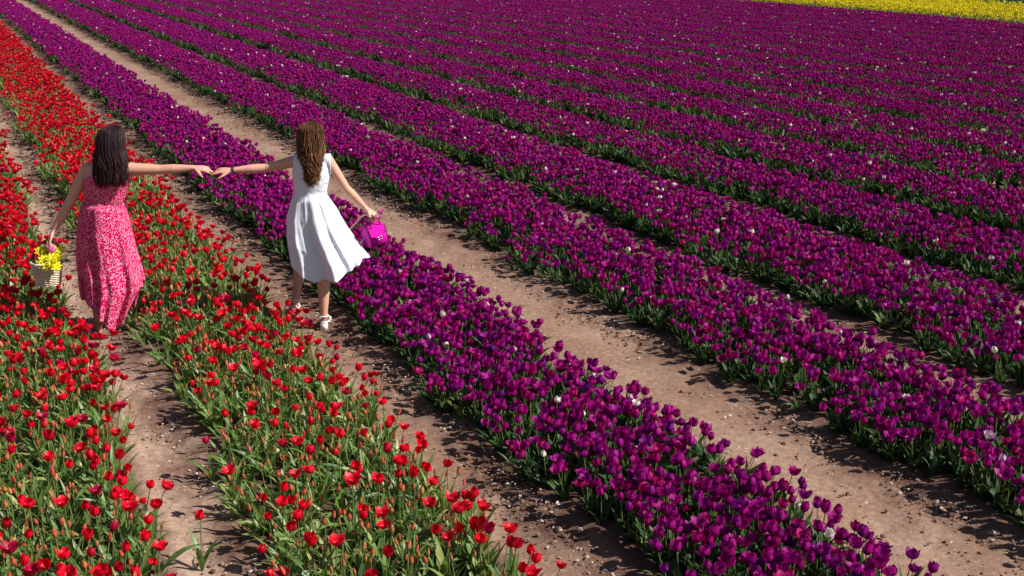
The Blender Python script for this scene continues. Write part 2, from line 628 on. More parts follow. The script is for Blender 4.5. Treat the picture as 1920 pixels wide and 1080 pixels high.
# ------------------------------------------------------------------ masses: points + geometry nodes
def scatter(name, label, pts, meshes):
    """pts: (x, y, z, (rx, ry, rz), scale, variant)"""
    me = bpy.data.meshes.new(name)
    n = len(pts)
    me.vertices.add(n)
    a = np.array([(p[0], p[1], p[2]) for p in pts], dtype=np.float32)
    me.vertices.foreach_set('co', a.ravel())
    r = me.attributes.new('rot', 'FLOAT_VECTOR', 'POINT')
    r.data.foreach_set('vector', np.array([p[3] for p in pts], dtype=np.float32).ravel())
    r = me.attributes.new('scl', 'FLOAT', 'POINT')
    r.data.foreach_set('value', np.array([p[4] for p in pts], dtype=np.float32))
    r = me.attributes.new('vrt', 'INT', 'POINT')
    r.data.foreach_set('value', np.array([p[5] for p in pts], dtype=np.int32))
    ob = link(bpy.data.objects.new(name, me))
    ng = bpy.data.node_groups.new(name, 'GeometryNodeTree')
    ng.interface.new_socket('Geometry', in_out='INPUT', socket_type='NodeSocketGeometry')
    ng.interface.new_socket('Geometry', in_out='OUTPUT', socket_type='NodeSocketGeometry')
    gi = ng.nodes.new('NodeGroupInput')
    go = ng.nodes.new('NodeGroupOutput')
    jn = ng.nodes.new('GeometryNodeJoinGeometry')

    def attr(nm, typ):
        q = ng.nodes.new('GeometryNodeInputNamedAttribute')
        q.data_type = typ
        q.inputs['Name'].default_value = nm
        return q.outputs['Attribute']
    ar, asc, av = attr('rot', 'FLOAT_VECTOR'), attr('scl', 'FLOAT'), attr('vrt', 'INT')
    mp = ng.nodes.new('GeometryNodeMeshToPoints')
    ng.links.new(gi.outputs[0], mp.inputs[0])
    for i, m in enumerate(meshes):
        src = bpy.data.objects.new(m.name + '_source', m)
        oi = ng.nodes.new('GeometryNodeObjectInfo')
        oi.inputs['Object'].default_value = src
        oi.inputs['As Instance'].default_value = True
        cmpn = ng.nodes.new('FunctionNodeCompare')
        cmpn.data_type = 'INT'
        cmpn.operation = 'EQUAL'
        ng.links.new(av, cmpn.inputs[2])
        cmpn.inputs[3].default_value = i
        ip = ng.nodes.new('GeometryNodeInstanceOnPoints')
        ng.links.new(mp.outputs[0], ip.inputs['Points'])
        ng.links.new(cmpn.outputs[0], ip.inputs['Selection'])
        ng.links.new(oi.outputs['Geometry'], ip.inputs['Instance'])
        ng.links.new(ar, ip.inputs['Rotation'])
        ng.links.new(asc, ip.inputs['Scale'])
        ng.links.new(ip.outputs[0], jn.inputs[0])
    ng.links.new(jn.outputs[0], go.inputs[0])
    md = ob.modifiers.new('scatter', 'NODES')
    md.node_group = ng
    tag(ob, label, None, None, 'stuff')
    return ob


MASS = {'red': ('red_tulips', 'many open red tulips filling the red beds behind the nearest ones'),
        'bud': ('tulip_buds', 'many closed orange-red tulip buds and leaves filling the red beds'),
        'purple': ('purple_tulips', 'dense mass of dark purple tulips filling the striped field'),
        'pale': ('pale_tulips', 'tiny pale tulips dotted through the far purple beds'),
        'yellow': ('yellow_tulips', 'bright yellow strip of tulips at the far right edge of the field')}
for kind, lst in rest.items():
    nv = len(BLOOMS[kind])
    meshes = [plant_mesh(kind, v, 0) for v in range(nv)] + [plant_mesh(kind, v, 0) for v in range(nv)] + \
             [plant_mesh(kind, v, 1) for v in range(nv)] + [plant_mesh(kind, v, 1) for v in range(nv)]
    pts = []
    for x, y, tx, ty, rz, sc, var, l, s, bi in lst:
        lod = 0 if math.hypot(x, y) < 17 else 1
        vv = var + nv * random.randrange(2) + (2 * nv if lod else 0)
        pts.append((x, y, 0, tuple(quat_e(tx, ty, rz)), sc, vv))
    if pts:
        scatter(MASS[kind][0], MASS[kind][1], pts, meshes)
print('plants', {k: len(v) for k, v in plants.items()})

# ------------------------------------------------------------------ ground
flat = MB()
flat.add([(-400, -200, -.05), (400, -200, -.05), (400, 700, -.05), (-400, 700, -.05)], [(0, 1, 2, 3)])
go_ = flat.build('ground', [M['soil']], smooth=False)
tag(go_, kind='structure')


def soil_patch():
    l = np.arange(-2.2, 9.4, .03)
    s = np.concatenate([np.arange(-6, 22, .045), np.arange(22, 80, .35)])
    LL, SS = np.meshgrid(l, s)
    x = NX * LL + DX * SS
    y = NY * LL + DY * SS
    z = np.zeros_like(LL)
    bed = np.zeros_like(LL)
    for a, b in RED_BEDS + PURPLE_BEDS[:4]:
        d = np.minimum(LL - a, b - LL)
        bed = np.maximum(bed, np.clip((d + .13) / .16, 0, 1))
    flatz = bed * .025
    out = np.empty(LL.size, dtype=np.float32)
    xf, yf = x.ravel(), y.ravel()
    # cheap multi-octave value noise
    def vn(X, Y, seed):
        xi, yi = np.floor(X).astype(int), np.floor(Y).astype(int)
        fx, fy = X - xi, Y - yi
        fx, fy = fx * fx * (3 - 2 * fx), fy * fy * (3 - 2 * fy)
        def hsh(a, b):
            q = np.sin(a * 127.1 + b * 311.7 + seed * 74.7) * 43758.5453
            return q - np.floor(q)
        return (hsh(xi, yi) * (1 - fx) + hsh(xi + 1, yi) * fx) * (1 - fy) + (hsh(xi, yi + 1) * (1 - fx) + hsh(xi + 1, yi + 1) * fx) * fy
    nz = .030 * (vn(xf * 1.6, yf * 1.6, 1) - .5) + .022 * (vn(xf * 5, yf * 5, 2) - .5)
    rough = .030 * (vn(xf * 11, yf * 11, 3) - .4) + .026 * (vn(xf * 24, yf * 24, 4) - .4)
    # clods along the near edge of each bed, smooth trodden middle of each path
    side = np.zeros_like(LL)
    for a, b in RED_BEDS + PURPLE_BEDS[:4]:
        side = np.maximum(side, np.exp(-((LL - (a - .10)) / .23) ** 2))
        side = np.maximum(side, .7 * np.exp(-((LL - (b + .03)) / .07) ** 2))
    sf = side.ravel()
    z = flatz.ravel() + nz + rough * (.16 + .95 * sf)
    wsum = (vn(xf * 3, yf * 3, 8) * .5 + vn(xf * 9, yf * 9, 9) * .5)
    bs = np.clip(np.maximum(bed.ravel(), sf * (wsum * 1.5)), 0, 1)  # tilled bed soil plus a mottled strip of painted shade along each bed
    ns_, nl_ = LL.shape
    me = bpy.data.meshes.new('soil')
    me.vertices.add(ns_ * nl_)
    me.vertices.foreach_set('co', np.stack([xf, yf, z], 1).astype(np.float32).ravel())
    i = np.arange(ns_ - 1)[:, None] * nl_ + np.arange(nl_ - 1)[None, :]
    q = np.stack([i, i + 1, i + nl_ + 1, i + nl_], -1).reshape(-1, 4).astype(np.int32)
    nf = len(q)
    me.loops.add(nf * 4)
    me.loops.foreach_set('vertex_index', q.ravel())
    me.polygons.add(nf)
    me.polygons.foreach_set('loop_start', np.arange(nf, dtype=np.int32) * 4)
    me.polygons.foreach_set('use_smooth', np.ones(nf, dtype=bool))
    a = me.attributes.new('bed_soil_shade', 'FLOAT', 'POINT')
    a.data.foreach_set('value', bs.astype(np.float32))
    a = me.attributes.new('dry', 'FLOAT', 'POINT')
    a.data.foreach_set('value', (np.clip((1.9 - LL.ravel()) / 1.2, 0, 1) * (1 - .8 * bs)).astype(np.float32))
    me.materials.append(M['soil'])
    me.update(calc_edges=True)
    return me


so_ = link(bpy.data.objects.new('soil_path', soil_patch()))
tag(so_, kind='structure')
g = MB()
c4 = [LS(41.3, -40), LS(140, -40), LS(140, 300), LS(41.3, 300)]
g.add([(a, b, -.02) for a, b in c4], [(0, 1, 2, 3)])
tag(g.build('green_field', [M['grass']], smooth=False), kind='structure')

# clods and chaff
def clod_mesh(seed):
    random.seed(seed)
    v, f = ellipsoid((0, 0, .3), (1, .8, .6), 7, 5)
    v = [Vector(p) * (1 + .35 * noise.noise(Vector(p) * 1.7 + Vector((seed, 0, 0)))) for p in v]
    mb = MB()
    mb.add(v, f)
    return mb.mesh('clod', [M['clod']], smooth=False)


def chip_mesh(seed):
    random.seed(seed)
    mb = MB()
    w_ = random.uniform(.25, .6)
    mb.add([(-1, -w_, 0), (0, -w_ * 1.3, .25), (1, -w_ * .5, .05), (1, w_ * .5, .1), (0, w_, .35), (-1, w_ * .8, .1)],
           [(0, 1, 4, 5), (1, 2, 3, 4)])
    return mb.mesh('chip', [M['chaff']], smooth=False)


clods = [clod_mesh(i) for i in range(4)]
chips = [chip_mesh(i) for i in range(4)]
random.seed(11)
cp_, ch_ = [], []
for (a, b) in [(-.80, -.30)] + WHEELTRACKS:
    for _ in range(7500):
        s = random.uniform(1, 24)
        near_bed = random.random() < .93
        l = (b - abs(random.gauss(0, .19))) if near_bed else random.uniform(a, b)
        if l < a: continue
        x, y = LS(l, s)
        sc = random.choice((.004, .006, .007, .009, .012, .015)) * random.uniform(.6, 1.2)
        cp_.append((x, y, .004, (0, 0, random.uniform(0, 6)), sc, random.randrange(4)))
    for _ in range(2600):
        s = random.uniform(1, 24)
        l = random.uniform(a + .05, b) if random.random() < .25 else b - abs(random.gauss(0, .13))
        x, y = LS(l, s)
        ch_.append((x, y, .018, (random.uniform(-.4, .4), random.uniform(-.4, .4), random.uniform(0, 6)), random.uniform(.004, .013), random.randrange(4)))
scatter('soil_clods', 'brown soil crumbs and small clods along the paths', cp_, clods)
scatter('dry_petals', 'pale dry petals and straw bits littering the path edges', ch_, chips)

# green crop beyond the yellow strip
tuft = []
for k in range(3):
    mb = MB()
    for j in range(9):
        leaf(mb, random.uniform(.2, .4), .03, random.uniform(0, 6.28), random.uniform(.2, 1), 3, 0, (random.uniform(-.12, .12), random.uniform(-.12, .12), 0))
    tuft.append(mb.mesh('tuft', [M['leafp']]))
gp = []
for _ in range(9000):
    l, s = random.uniform(41.2, 58), random.uniform(0, 75)
    x, y = LS(l, s)
    px, py, zc = proj(x, y, .2)
    if y > 5 and 1200 < px < 2300:
        gp.append((x, y, -.02, (0, 0, random.uniform(0, 6)), random.uniform(.8, 1.3), random.randrange(3)))
scatter('green_crop', 'dark green leafy crop beyond the yellow strip', gp, tuft)

# ------------------------------------------------------------------ people
def simple_mat(name, base, rough=0.6, spec=0.3, bump=0.0, bscale=200, transl=0.0, var=0.12, sss=0.0):
    m = mat(name, base, rough, spec=spec)
    L = m.node_tree.links
    b = m.node_tree.nodes['Principled BSDF']
    tc = N(m, 'ShaderNodeTexCoord')
    ns = N(m, 'ShaderNodeTexNoise')
    ns.inputs['Scale'].default_value = bscale * .2
    ns.inputs['Detail'].default_value = 4
    L.new(tc.outputs['Object'], ns.inputs['Vector'])
    rr = ramp(m, [(.3, (1 - var,) * 3), (.7, (1 + var,) * 3)], ns.outputs[0])
    c = mixc(m, 1.0, base, rr.outputs[0], 'MULTIPLY')
    L.new(c, b.inputs['Base Color'])
    if sss:
        b.inputs['Subsurface Weight'].default_value = sss
        b.inputs['Subsurface Radius'].default_value = (.02, .007, .004)
        b.inputs['Subsurface Scale'].default_value = 1.0
    if bump:
        n2 = N(m, 'ShaderNodeTexNoise')
        n2.inputs['Scale'].default_value = bscale
        L.new(tc.outputs['Object'], n2.inputs['Vector'])
        bp = N(m, 'ShaderNodeBump')
        bp.inputs['Strength'].default_value = bump
        bp.inputs['Distance'].default_value = .004
        L.new(n2.outputs[0], bp.inputs['Height'])
        L.new(bp.outputs[0], b.inputs['Normal'])
    if transl:
        tr = N(m, 'ShaderNodeBsdfTranslucent')
        L.new(c, tr.inputs[0])
        mx = N(m, 'ShaderNodeMixShader')
        mx.inputs[0].default_value = transl
        L.new(b.outputs[0], mx.inputs[1])
        L.new(tr.outputs[0], mx.inputs[2])
        L.new(mx.outputs[0], m.node_tree.nodes['Material Output'].inputs['Surface'])
    return m


M['skin'] = simple_mat('skin', (.66, .35, .25), .5, .35, sss=.08, var=.05)
M['skin2'] = simple_mat('skin_tanned', (.63, .33, .235), .5, .35, sss=.08, var=.05)
M['white_cloth'] = simple_mat('white_cotton', (.80, .84, .92), .8, .15, bump=.6, bscale=70, transl=.10, var=.02)
M['white_leather'] = simple_mat('white_leather', (.78, .76, .74), .4, .4)
M['tan_leather'] = simple_mat('tan_leather', (.40, .24, .15), .55, .3)
M['magenta_leather'] = simple_mat('magenta_leather', (.70, .008, .42), .45, .35, bump=.2, bscale=300, var=.06)
M['magenta_dark'] = simple_mat('dark_magenta_leather', (.22, .004, .12), .5, .3)
M['metal'] = simple_mat('silver_metal', (.75, .75, .78), .25, .6)
M['metal'].node_tree.nodes['Principled BSDF'].inputs['Metallic'].default_value = 1
M['strap'] = simple_mat('pale_straw', (.66, .46, .33), .6, .3)
M['wicker'] = simple_mat('wicker', (.72, .60, .46), .7, .25, bump=.4, bscale=250, var=.25)
M['dark_band'] = simple_mat('dark_band', (.05, .03, .03), .5, .3)
M['lining'] = simple_mat('dark_lining', (.08, .05, .03), .8, .1)
M['eye'] = simple_mat('eye', (.75, .73, .7), .2, .5)
M['lips'] = simple_mat('lips', (.45, .12, .10), .45, .4)


def hair_mat(name, stops):
    m = mat(name, (.1, .05, .03), .5, spec=.22)
    L = m.node_tree.links
    at = N(m, 'ShaderNodeAttribute', attribute_name='tip')
    r = ramp(m, stops, at.outputs['Fac'])
    L.new(r.outputs[0], m.node_tree.nodes['Principled BSDF'].inputs['Base Color'])
    return m


M['hair_dark'] = hair_mat('dark_brown_hair', [(0, (.012, .005, .007)), (.5, (.034, .013, .015)), (.8, (.075, .030, .026)), (1, (.16, .07, .05))])
M['hair_brown'] = hair_mat('chestnut_hair', [(0, (.035, .013, .007)), (.45, (.12, .048, .018)), (.75, (.26, .12, .040)), (1, (.46, .27, .10))])


def print_mat():
    m = mat('crimson_print', (.5, .01, .07), .75, spec=.15)
    L = m.node_tree.links
    b = m.node_tree.nodes['Principled BSDF']
    uv = N(m, 'ShaderNodeAttribute', attribute_name='cloth')
    v = N(m, 'ShaderNodeTexVoronoi')
    v.inputs['Scale'].default_value = 118
    L.new(uv.outputs['Vector'], v.inputs['Vector'])
    n = N(m, 'ShaderNodeTexNoise')
    n.inputs['Scale'].default_value = 160
    L.new(uv.outputs['Vector'], n.inputs['Vector'])
    ad = N(m, 'ShaderNodeMath', operation='ADD')
    sc = N(m, 'ShaderNodeMath', operation='MULTIPLY_ADD')
    sc.inputs[1].default_value = .5
    sc.inputs[2].default_value = -.25
    L.new(n.outputs[0], sc.inputs[0])
    L.new(v.outputs['Distance'], ad.inputs[0])
    L.new(sc.outputs[0], ad.inputs[1])
    r = ramp(m, [(.33, (.90, .46, .64)), (.43, (.58, .004, .095))], ad.outputs[0])
    L.new(r.outputs[0], b.inputs['Base Color'])
    tr = N(m, 'ShaderNodeBsdfTranslucent')
    L.new(r.outputs[0], tr.inputs[0])
    mx = N(m, 'ShaderNodeMixShader')
    mx.inputs[0].default_value = .12
    L.new(b.outputs[0], mx.inputs[1])
    L.new(tr.outputs[0], mx.inputs[2])
    L.new(mx.outputs[0], m.node_tree.nodes['Material Output'].inputs['Surface'])
    return m


M['print'] = print_mat()


def fused(name, shells, mats, voxel=.006, smooth=2):
    """one continuous surface grown from overlapping closed shells"""
    mb = MB()
    for v, f in shells:
        mb.add(v, f)
    me = mb.mesh(name, mats)
    o = link(bpy.data.objects.new(name, me))
    r = o.modifiers.new('fuse', 'REMESH')
    r.mode = 'VOXEL'
    r.voxel_size = voxel
    r.use_smooth_shade = True
    sm = o.modifiers.new('smooth', 'SMOOTH')
    sm.factor = .5
    sm.iterations = smooth
    dg = bpy.context.evaluated_depsgraph_get()
    me2 = bpy.data.meshes.new_from_object(o.evaluated_get(dg))
    o.modifiers.clear()
    o.data = me2
    me2.name = name
    if not me2.materials:
        for m in mats:
            me2.materials.append(m)
    return o


def limb(pts, rads, n=14):
    """tapered tube with rounded ends"""
    pts = [Vector(p) for p in pts]
    shells = [ring_tube(pts, list(rads), n=n)]
    for p, r in ((pts[0], rads[0]), (pts[-1], rads[-1])):
        rr = r if not isinstance(r, (tuple, list)) else min(r)
        shells.append(ellipsoid(p, (rr, rr, rr), 12, 8))
    return shells


def hand(wrist, d, nrm, side, curls=(.35, .3, .4, .55), size=1.0, thumb_curl=.3, spread=.12):
    """palm, four fingers of different lengths and a thumb leaving the side of the palm.
    d: where the fingers point, nrm: out of the back of the hand, side: towards the thumb"""
    d, nrm = Vector(d).normalized(), Vector(nrm)
    nrm = (nrm - d * nrm.dot(d)).normalized()
    s = Vector(side)
    s = (s - d * s.dot(d) - nrm * s.dot(nrm)).normalized()
    W = Vector(wrist)
    sh = []
    knuck = W + d * .085 * size
    sh.append(ring_tube([W - d * .02, W + d * .02, W + d * .055 * size, knuck], [(.024, .018), (.030, .017), (.038, .015), (.036, .012)], n=14, up=nrm))
    lens = (.070, .078, .072, .056)
    for k in range(4):
        off = (1.5 - k) * .0195 * size
        base = W + d * .07 * size + s * off
        a = 0.0
        fd = (d + s * ((1.5 - k) * spread)).normalized()
        pts = [base, knuck + s * off * 1.05]
        for j, fr in enumerate((.42, .33, .25)):
            a += curls[k] * (1.0 if j else .8)
            dd = fd * math.cos(a) - nrm * math.sin(a)
            pts.append(pts[-1] + dd * lens[k] * fr * size)
        sh += limb(pts, [.0095, .0092, .0085, .0078, .0065], 8)
    b0 = W + d * .018 + s * .022
    td = (d * .75 + s * .75 - nrm * .25).normalized()
    t1 = b0 + td * .042 * size
    t2 = t1 + (td + d * thumb_curl).normalized() * .030 * size
    t3 = t2 + (td + d * (thumb_curl * 2.2) - nrm * thumb_curl).normalized() * .024 * size
    sh += limb([b0, t1, t2, t3], [.014, .011, .0095, .0075], 8)
    return sh


def foot(ankle, heel, ball, toe, w=.036):
    sh = limb([heel, (Vector(heel) + Vector(ankle)) / 2 + Vector((0, .02, 0)), ball, toe],
              [.026, .032, (w, .019), (w * .8, .010)], 12)
    sh += limb([ankle, Vector(heel) + Vector((0, .012, .01))], [.029, .027], 12)
    return sh


def head_shells(c, yaw=0.0, tilt=0.0):
    """skull, jaw, nose, brow and ears; the face looks to +y turned by yaw"""
    c = Vector(c)
    Rm = Matrix.Rotation(yaw, 3, 'Z') @ Matrix.Rotation(tilt, 3, 'X')
    P = lambda x, y, z: c + Rm @ Vector((x, y, z))
    sh = [ellipsoid(c, (.074, .092, .108), 20, 14, Rm), ellipsoid(P(0, .030, -.055), (.052, .060, .062), 16, 10, Rm),
          ellipsoid(P(0, .058, -.094), (.024, .024, .018), 10, 8, Rm),
          ellipsoid(P(0, .094, -.012), (.010, .014, .026), 10, 8, Rm), ellipsoid(P(0, .105, -.028), (.013, .014, .010), 10, 8, Rm),
          ellipsoid(P(0, .072, .022), (.048, .018, .010), 12, 8, Rm), ellipsoid(P(0, .080, -.060), (.024, .014, .011), 12, 8, Rm)]
    for s in (-1, 1):
        sh.append(ellipsoid(P(s * .077, .0, -.015), (.008, .018, .030), 10, 8, Rm))
        sh.append(ellipsoid(P(s * .042, .060, -.032), (.022, .022, .020), 10, 8, Rm))
    return sh, P, Rm


def face_parts(P, Rm, parent):
    for s in (-1, 1):
        mb = MB()
        mb.add(*ellipsoid(P(s * .030, .080, .002), (.013, .009, .007), 10, 8, Rm))
        mb.build('eye', [M['eye']], parent)
    mb = MB()
    mb.add(*ellipsoid(P(0, .093, -.062), (.020, .006, .006), 12, 8, Rm))
    mb.build('mouth', [M['lips']], parent)


def interp(tab, v):
    if v <= tab[0][0]:
        return tab[0][1]
    for (a, p), (b, q) in zip(tab, tab[1:]):
        if v <= b:
            return p + (q - p) * (v - a) / (b - a)
    return tab[-1][1]


def skirt(name, m, Y0, py0, left, right, hem, depth, folds, parent, nth=168, nt=60, billow=0.0, crumple=.11, tier=.66):
    """cloth hanging from the waist: left/right outline, hem line and depth by height, folds deepening downwards"""
    vs, fs, cl = [], [], []
    # x shift and foreshortening come from a real waist point and real sizes at the woman's own distance
    for i in range(nt + 1):
        t = i / nt
        for j in range(nth):
            th = 2 * math.pi * j / nth
            c = math.cos(th)
            cr = noise.noise(Vector((math.cos(th) * 2.6, math.sin(th) * 2.6, t * 1.7))) * .6 + noise.noise(Vector((math.cos(th) * 7, math.sin(th) * 7, t * 5))) * .4
            x = (interp(left, 480) + interp(right, 480)) / 2
            hy = 0
            for _ in range(6):
                hy = interp(hem, x) - (6 if math.sin(th) > 0 else 0)
                l, r = interp(left, hy), interp(right, hy)
                x = (l + r) / 2 + (r - l) / 2 * c
            py = py0 + (hy - py0) * t
            l, r = interp(left, py), interp(right, py)
            fo = 0.0
            for (k, ph, amp, drift) in folds:
                fo += amp * math.sin(k * th + ph + drift * t)
            fo *= (t ** 1.1) * .9 + .1
            gath = .010 * math.sin(46 * th + math.sin(5 * th)) * (1 - t) ** 2
            k = 1 + fo + gath + crumple * cr * min(1, t * 3) + (.012 if abs(t - tier) < .013 else 0)
            hx = (r - l) / 2 * (1 + .16 * fo + .25 * crumple * cr * t)
            px = (l + r) / 2 + hx * c
            p = J(px, py, Y0)
            dp = interp(depth, t)
            s_ = math.sin(th)
            p.y += dp * s_ * k + billow * t * t * (-1 if s_ < 0 else 0)
            p.z += .30 * dp
            p.x += .006 * fo / .1 * t
            vs.append(p)
            cl.append((th * .17, t * .85, 0))
    for i in range(nt):
        for j in range(nth):
            j2 = (j + 1) % nth
            fs.append((i * nth + j, (i + 1) * nth + j, (i + 1) * nth + j2, i * nth + j2))
    mb = MB()
    mb.add(vs, fs)
    o = mb.build(name, [m], parent)
    a = o.data.attributes.new('cloth', 'FLOAT_VECTOR', 'POINT')
    a.data.foreach_set('vector', [q for c_ in cl for q in c_])
    sd = o.modifiers.new('thickness', 'SOLIDIFY')
    sd.thickness = .003
    return o


def garment(name, body, field, offset, m, parent, wrinkle=.003):
    """cloth that follows the body where field(p) > 0"""
    src = body.data
    bm = bmesh.new()
    bm.from_mesh(src)
    bm.normal_update()
    kill = [f for f in bm.faces if any(field(v.co) <= 0 for v in f.verts)]
    bmesh.ops.delete(bm, geom=kill, context='FACES')
    bm.normal_update()
    for _ in range(4):
        for v in [v for v in bm.verts if v.is_boundary]:
            nb = [e.other_vert(v).co for e in v.link_edges if e.is_boundary]
            if len(nb) == 2:
                v.co = v.co * .4 + (nb[0] + nb[1]) * .3
    for v in bm.verts:
        w_ = noise.noise(v.co * 16) * .6 + noise.noise(v.co * 38) * .4
        v.co += v.normal * (offset + wrinkle * w_)
    me = bpy.data.meshes.new(name)
    bm.to_mesh(me)
    bm.free()
    me.materials.clear()
    me.materials.append(m)
    me.polygons.foreach_set('use_smooth', [True] * len(me.polygons))
    a = me.attributes.new('cloth', 'FLOAT_VECTOR', 'POINT')
    a.data.foreach_set('vector', [q for v in me.vertices for q in (v.co.x, v.co.z, v.co.y)])
    o = link(bpy.data.objects.new(name, me), parent)
    sd = o.modifiers.new('thickness', 'SOLIDIFY')
    sd.thickness = .003
    sd.offset = 1
    return o


def hair(name, m, rows, Y0, parent, nstr, wave, wlen, ends, seed, r0=.0048, curl=0.0, tip_lo=0.0):
    """shell plus many tapered locks; rows: (py, centre px, half width px, half depth m, centre y shift)"""
    random.seed(seed)
    mb = MB()

    def P(q, th, mul=1.0):
        py = rows[0][0] + (rows[-1][0] - rows[0][0]) * q
        cx, hw, hd, cy = (interp([(r[0], r[i]) for r in rows], py) for i in (1, 2, 3, 4))
        c = J(cx, py, Y0)
        zc = c.y * cp + (H - c.z) * sp
        return c + Vector((hw / FPX * zc * math.cos(th) * mul, hd * math.sin(th) * mul + cy, 0))
    nq, nth = 26, 26
    vs, fs, tips = [], [], []
    for i in range(nq + 1):
        q = i / nq
        for j in range(nth):
            th = 2 * math.pi * j / nth
            vs.append(P(q * .95, th, .93))
            tips.append(.05)
    for i in range(nq):
        for j in range(nth):
            fs.append((i * nth + j, (i + 1) * nth + j, (i + 1) * nth + (j + 1) % nth, i * nth + (j + 1) % nth))
    fs.append(tuple(range(nth)))
    fs.append(tuple(reversed([nq * nth + j for j in range(nth)])))
    mb.add(vs, fs, 0, tips)
    for k in range(nstr):
        th = random.uniform(math.pi * .92, math.pi * 2.08) if random.random() < .8 else random.uniform(0, math.pi)
        th0 = th
        ph, ph2 = random.uniform(0, 6.28), random.uniform(0, 6.28)
        qe = random.uniform(*ends)
        mul = random.uniform(.93, 1.05) if random.random() < .96 else random.uniform(1.05, 1.16)
        amp = wave * random.uniform(.5, 1.4)
        col = max(0, min(1, random.gauss(.5, .27)))
        pts, rr = [], []
        n = 20
        q0 = random.uniform(0.0, .12) if random.random() < .7 else random.uniform(.1, .5)
        for i in range(n + 1):
            t = i / n
            q = q0 + (qe - q0) * t
            p = P(min(q, 1.0), th0 + .25 * math.sin(ph) * t, mul)
            if q > 1:
                p.z -= (q - 1) * .34
            a = amp * min(1, max(0, (q - .15) / .45))
            p.x += a * math.sin(q * wlen + ph) + curl * t * t * math.sin(q * wlen * 1.7 + ph2)
            p.y += a * math.cos(q * wlen * .9 + ph2)
            pts.append(p)
            rr.append(r0 * (1.0 - .75 * t ** 3) * (.5 + .5 * min(1, t * 6)))
        v, f = ring_tube(pts, rr, n=5, closed_ends=True)
        mb.add(v, f, 0, [col * (.55 + .45 * (j // 5) / n) for j in range(len(v))])
    return mb.build(name, [m], parent)


def band(pts, r, m, name, parent, n=8):
    mb = MB()
    mb.add(*ring_tube(pts, [r] * len(pts), n=n))
    return mb.build(name, [m], parent)


def loop(c, ax, ay, ra, rb, k=28):
    c, ax, ay = Vector(c), Vector(ax).normalized(), Vector(ay).normalized()
    return [c + ax * ra * math.cos(2 * math.pi * i / k) + ay * rb * math.sin(2 * math.pi * i / k) for i in range(k + 1)]


def shift(p, x=0, y=0, z=0):
    return Vector(p) + Vector((x, y, z))


def block(mb, c, size, rot=None, taper=1.0, bev=.004):
    bm = bmesh.new()
    bmesh.ops.create_cube(bm, size=1)
    for v in bm.verts:
        k = taper if v.co.z > 0 else 1
        v.co = Vector((v.co.x * size[0] * k, v.co.y * size[1] * k, v.co.z * size[2]))
    bmesh.ops.bevel(bm, geom=bm.edges[:], offset=bev, segments=2, affect='EDGES')
    bm.verts.ensure_lookup_table()
    vs = [(rot @ v.co if rot else v.co) + Vector(c) for v in bm.verts]
    fs = [[v.index for v in f.verts] for f in bm.faces]
    bm.free()
    mb.add(vs, fs)


def heel_sandal(parent, heel, ball, toe, ankle, hh, m):
    """block-heeled sandal under a foot"""
    s = empty('sandal', (0, 0, 0))
    s.parent = parent
    mb = MB()
    h, b, t = (Vector(q) for q in (heel, ball, toe))
    path = [shift(h, y=-.03, z=-.030), shift(h, z=-.032), (h + b) / 2 + Vector((0, 0, -.034)), shift(b, z=-.026), shift(t, z=-.018, y=.02)]
    mb.add(*ring_tube(path, [(.020, .006), (.028, .007), (.027, .007), (.041, .008), (.022, .006)], n=12, up=(0, 0, 1)))
    mb.build('sole', [m], s)
    if hh > .02:
        mb = MB()
        top = h.z - .034
        block(mb, (h.x, h.y - .008, top / 2), (.056, .05, top), bev=.004)
        mb.build('heel', [m], s)
    d = (b - h).normalized()
    sd = d.cross(Vector((0, 0, 1))).normalized()
    up = sd.cross(d)
    band(loop(shift(ankle, z=-.012), (1, 0, 0), (0, 1, 0), .034, .038), .0055, m, 'ankle_strap', s, 6)
    band(loop(b, sd, up, .043, .026), .008, m, 'toe_strap', s, 6)
    return s


# ---- the woman in white
YW = 8.96
W = empty('person', (J(585, 600, YW).x, YW + .1, 0))
WB = W.location.copy()
tag(W, 'woman with long wavy brown hair in a white sleeveless dress, walking away with arms outstretched', 'person', 'women walking hand in hand')
sh = []
pel, wai, che, sho, nek = J(586, 408, YW), J(582, 360, YW), J(584, 322, YW), J(586, 301, YW), J(586, 288, YW)
sh.append(ring_tube([shift(pel, z=-.10), pel, shift((pel + wai) / 2), wai, (wai + che) / 2, che, sho, shift(sho, z=.035)],
                    [(.12, .09), (.150, .10), (.135, .092), (.112, .080), (.122, .088), (.136, .096), (.135, .075), (.07, .05)], n=28, up=(0, 1, 0)))
sh += limb([shift(sho, z=-.02), nek, J(586, 276, YW)], [.055, .048, .046], 14)
hs, hp, hr = head_shells(J(587, 260, YW), yaw=.18)
sh += hs
sl_, sr_ = J(556, 301, YW), J(615, 301, YW)
el_, wl_ = J(497, 315, 8.94), J(437, 319, 8.90)
er_, wr_ = J(648, 352, YW + .04), J(684, 389, YW + .10)
sh += limb([shift(sl_, x=.02), sl_, (sl_ + el_) / 2 + Vector((0, 0, -.004)), el_, (el_ * .6 + wl_ * .4), wl_], [.050, .047, .041, .034, .036, .021])
sh += limb([shift(sr_, x=-.02), sr_, (sr_ + er_) / 2, er_, (er_ * .6 + wr_ * .4), wr_], [.050, .046, .041, .034, .035, .021])
sh += hand(wl_ + (wl_ - el_).normalized() * .02, (-1, -.05, -.02), (0, -.45, 1), (0, -1, -.3), curls=(.10, .22, .32, .42), spread=.10, size=.92)
hr_d = Vector((.75, -.05, -.55))
sh += hand(wr_ + hr_d.normalized() * .02, hr_d, (.45, -.2, .9), (-.2, -1, 0), curls=(.9, .95, 1.0, 1.05), spread=.04, thumb_curl=.5)
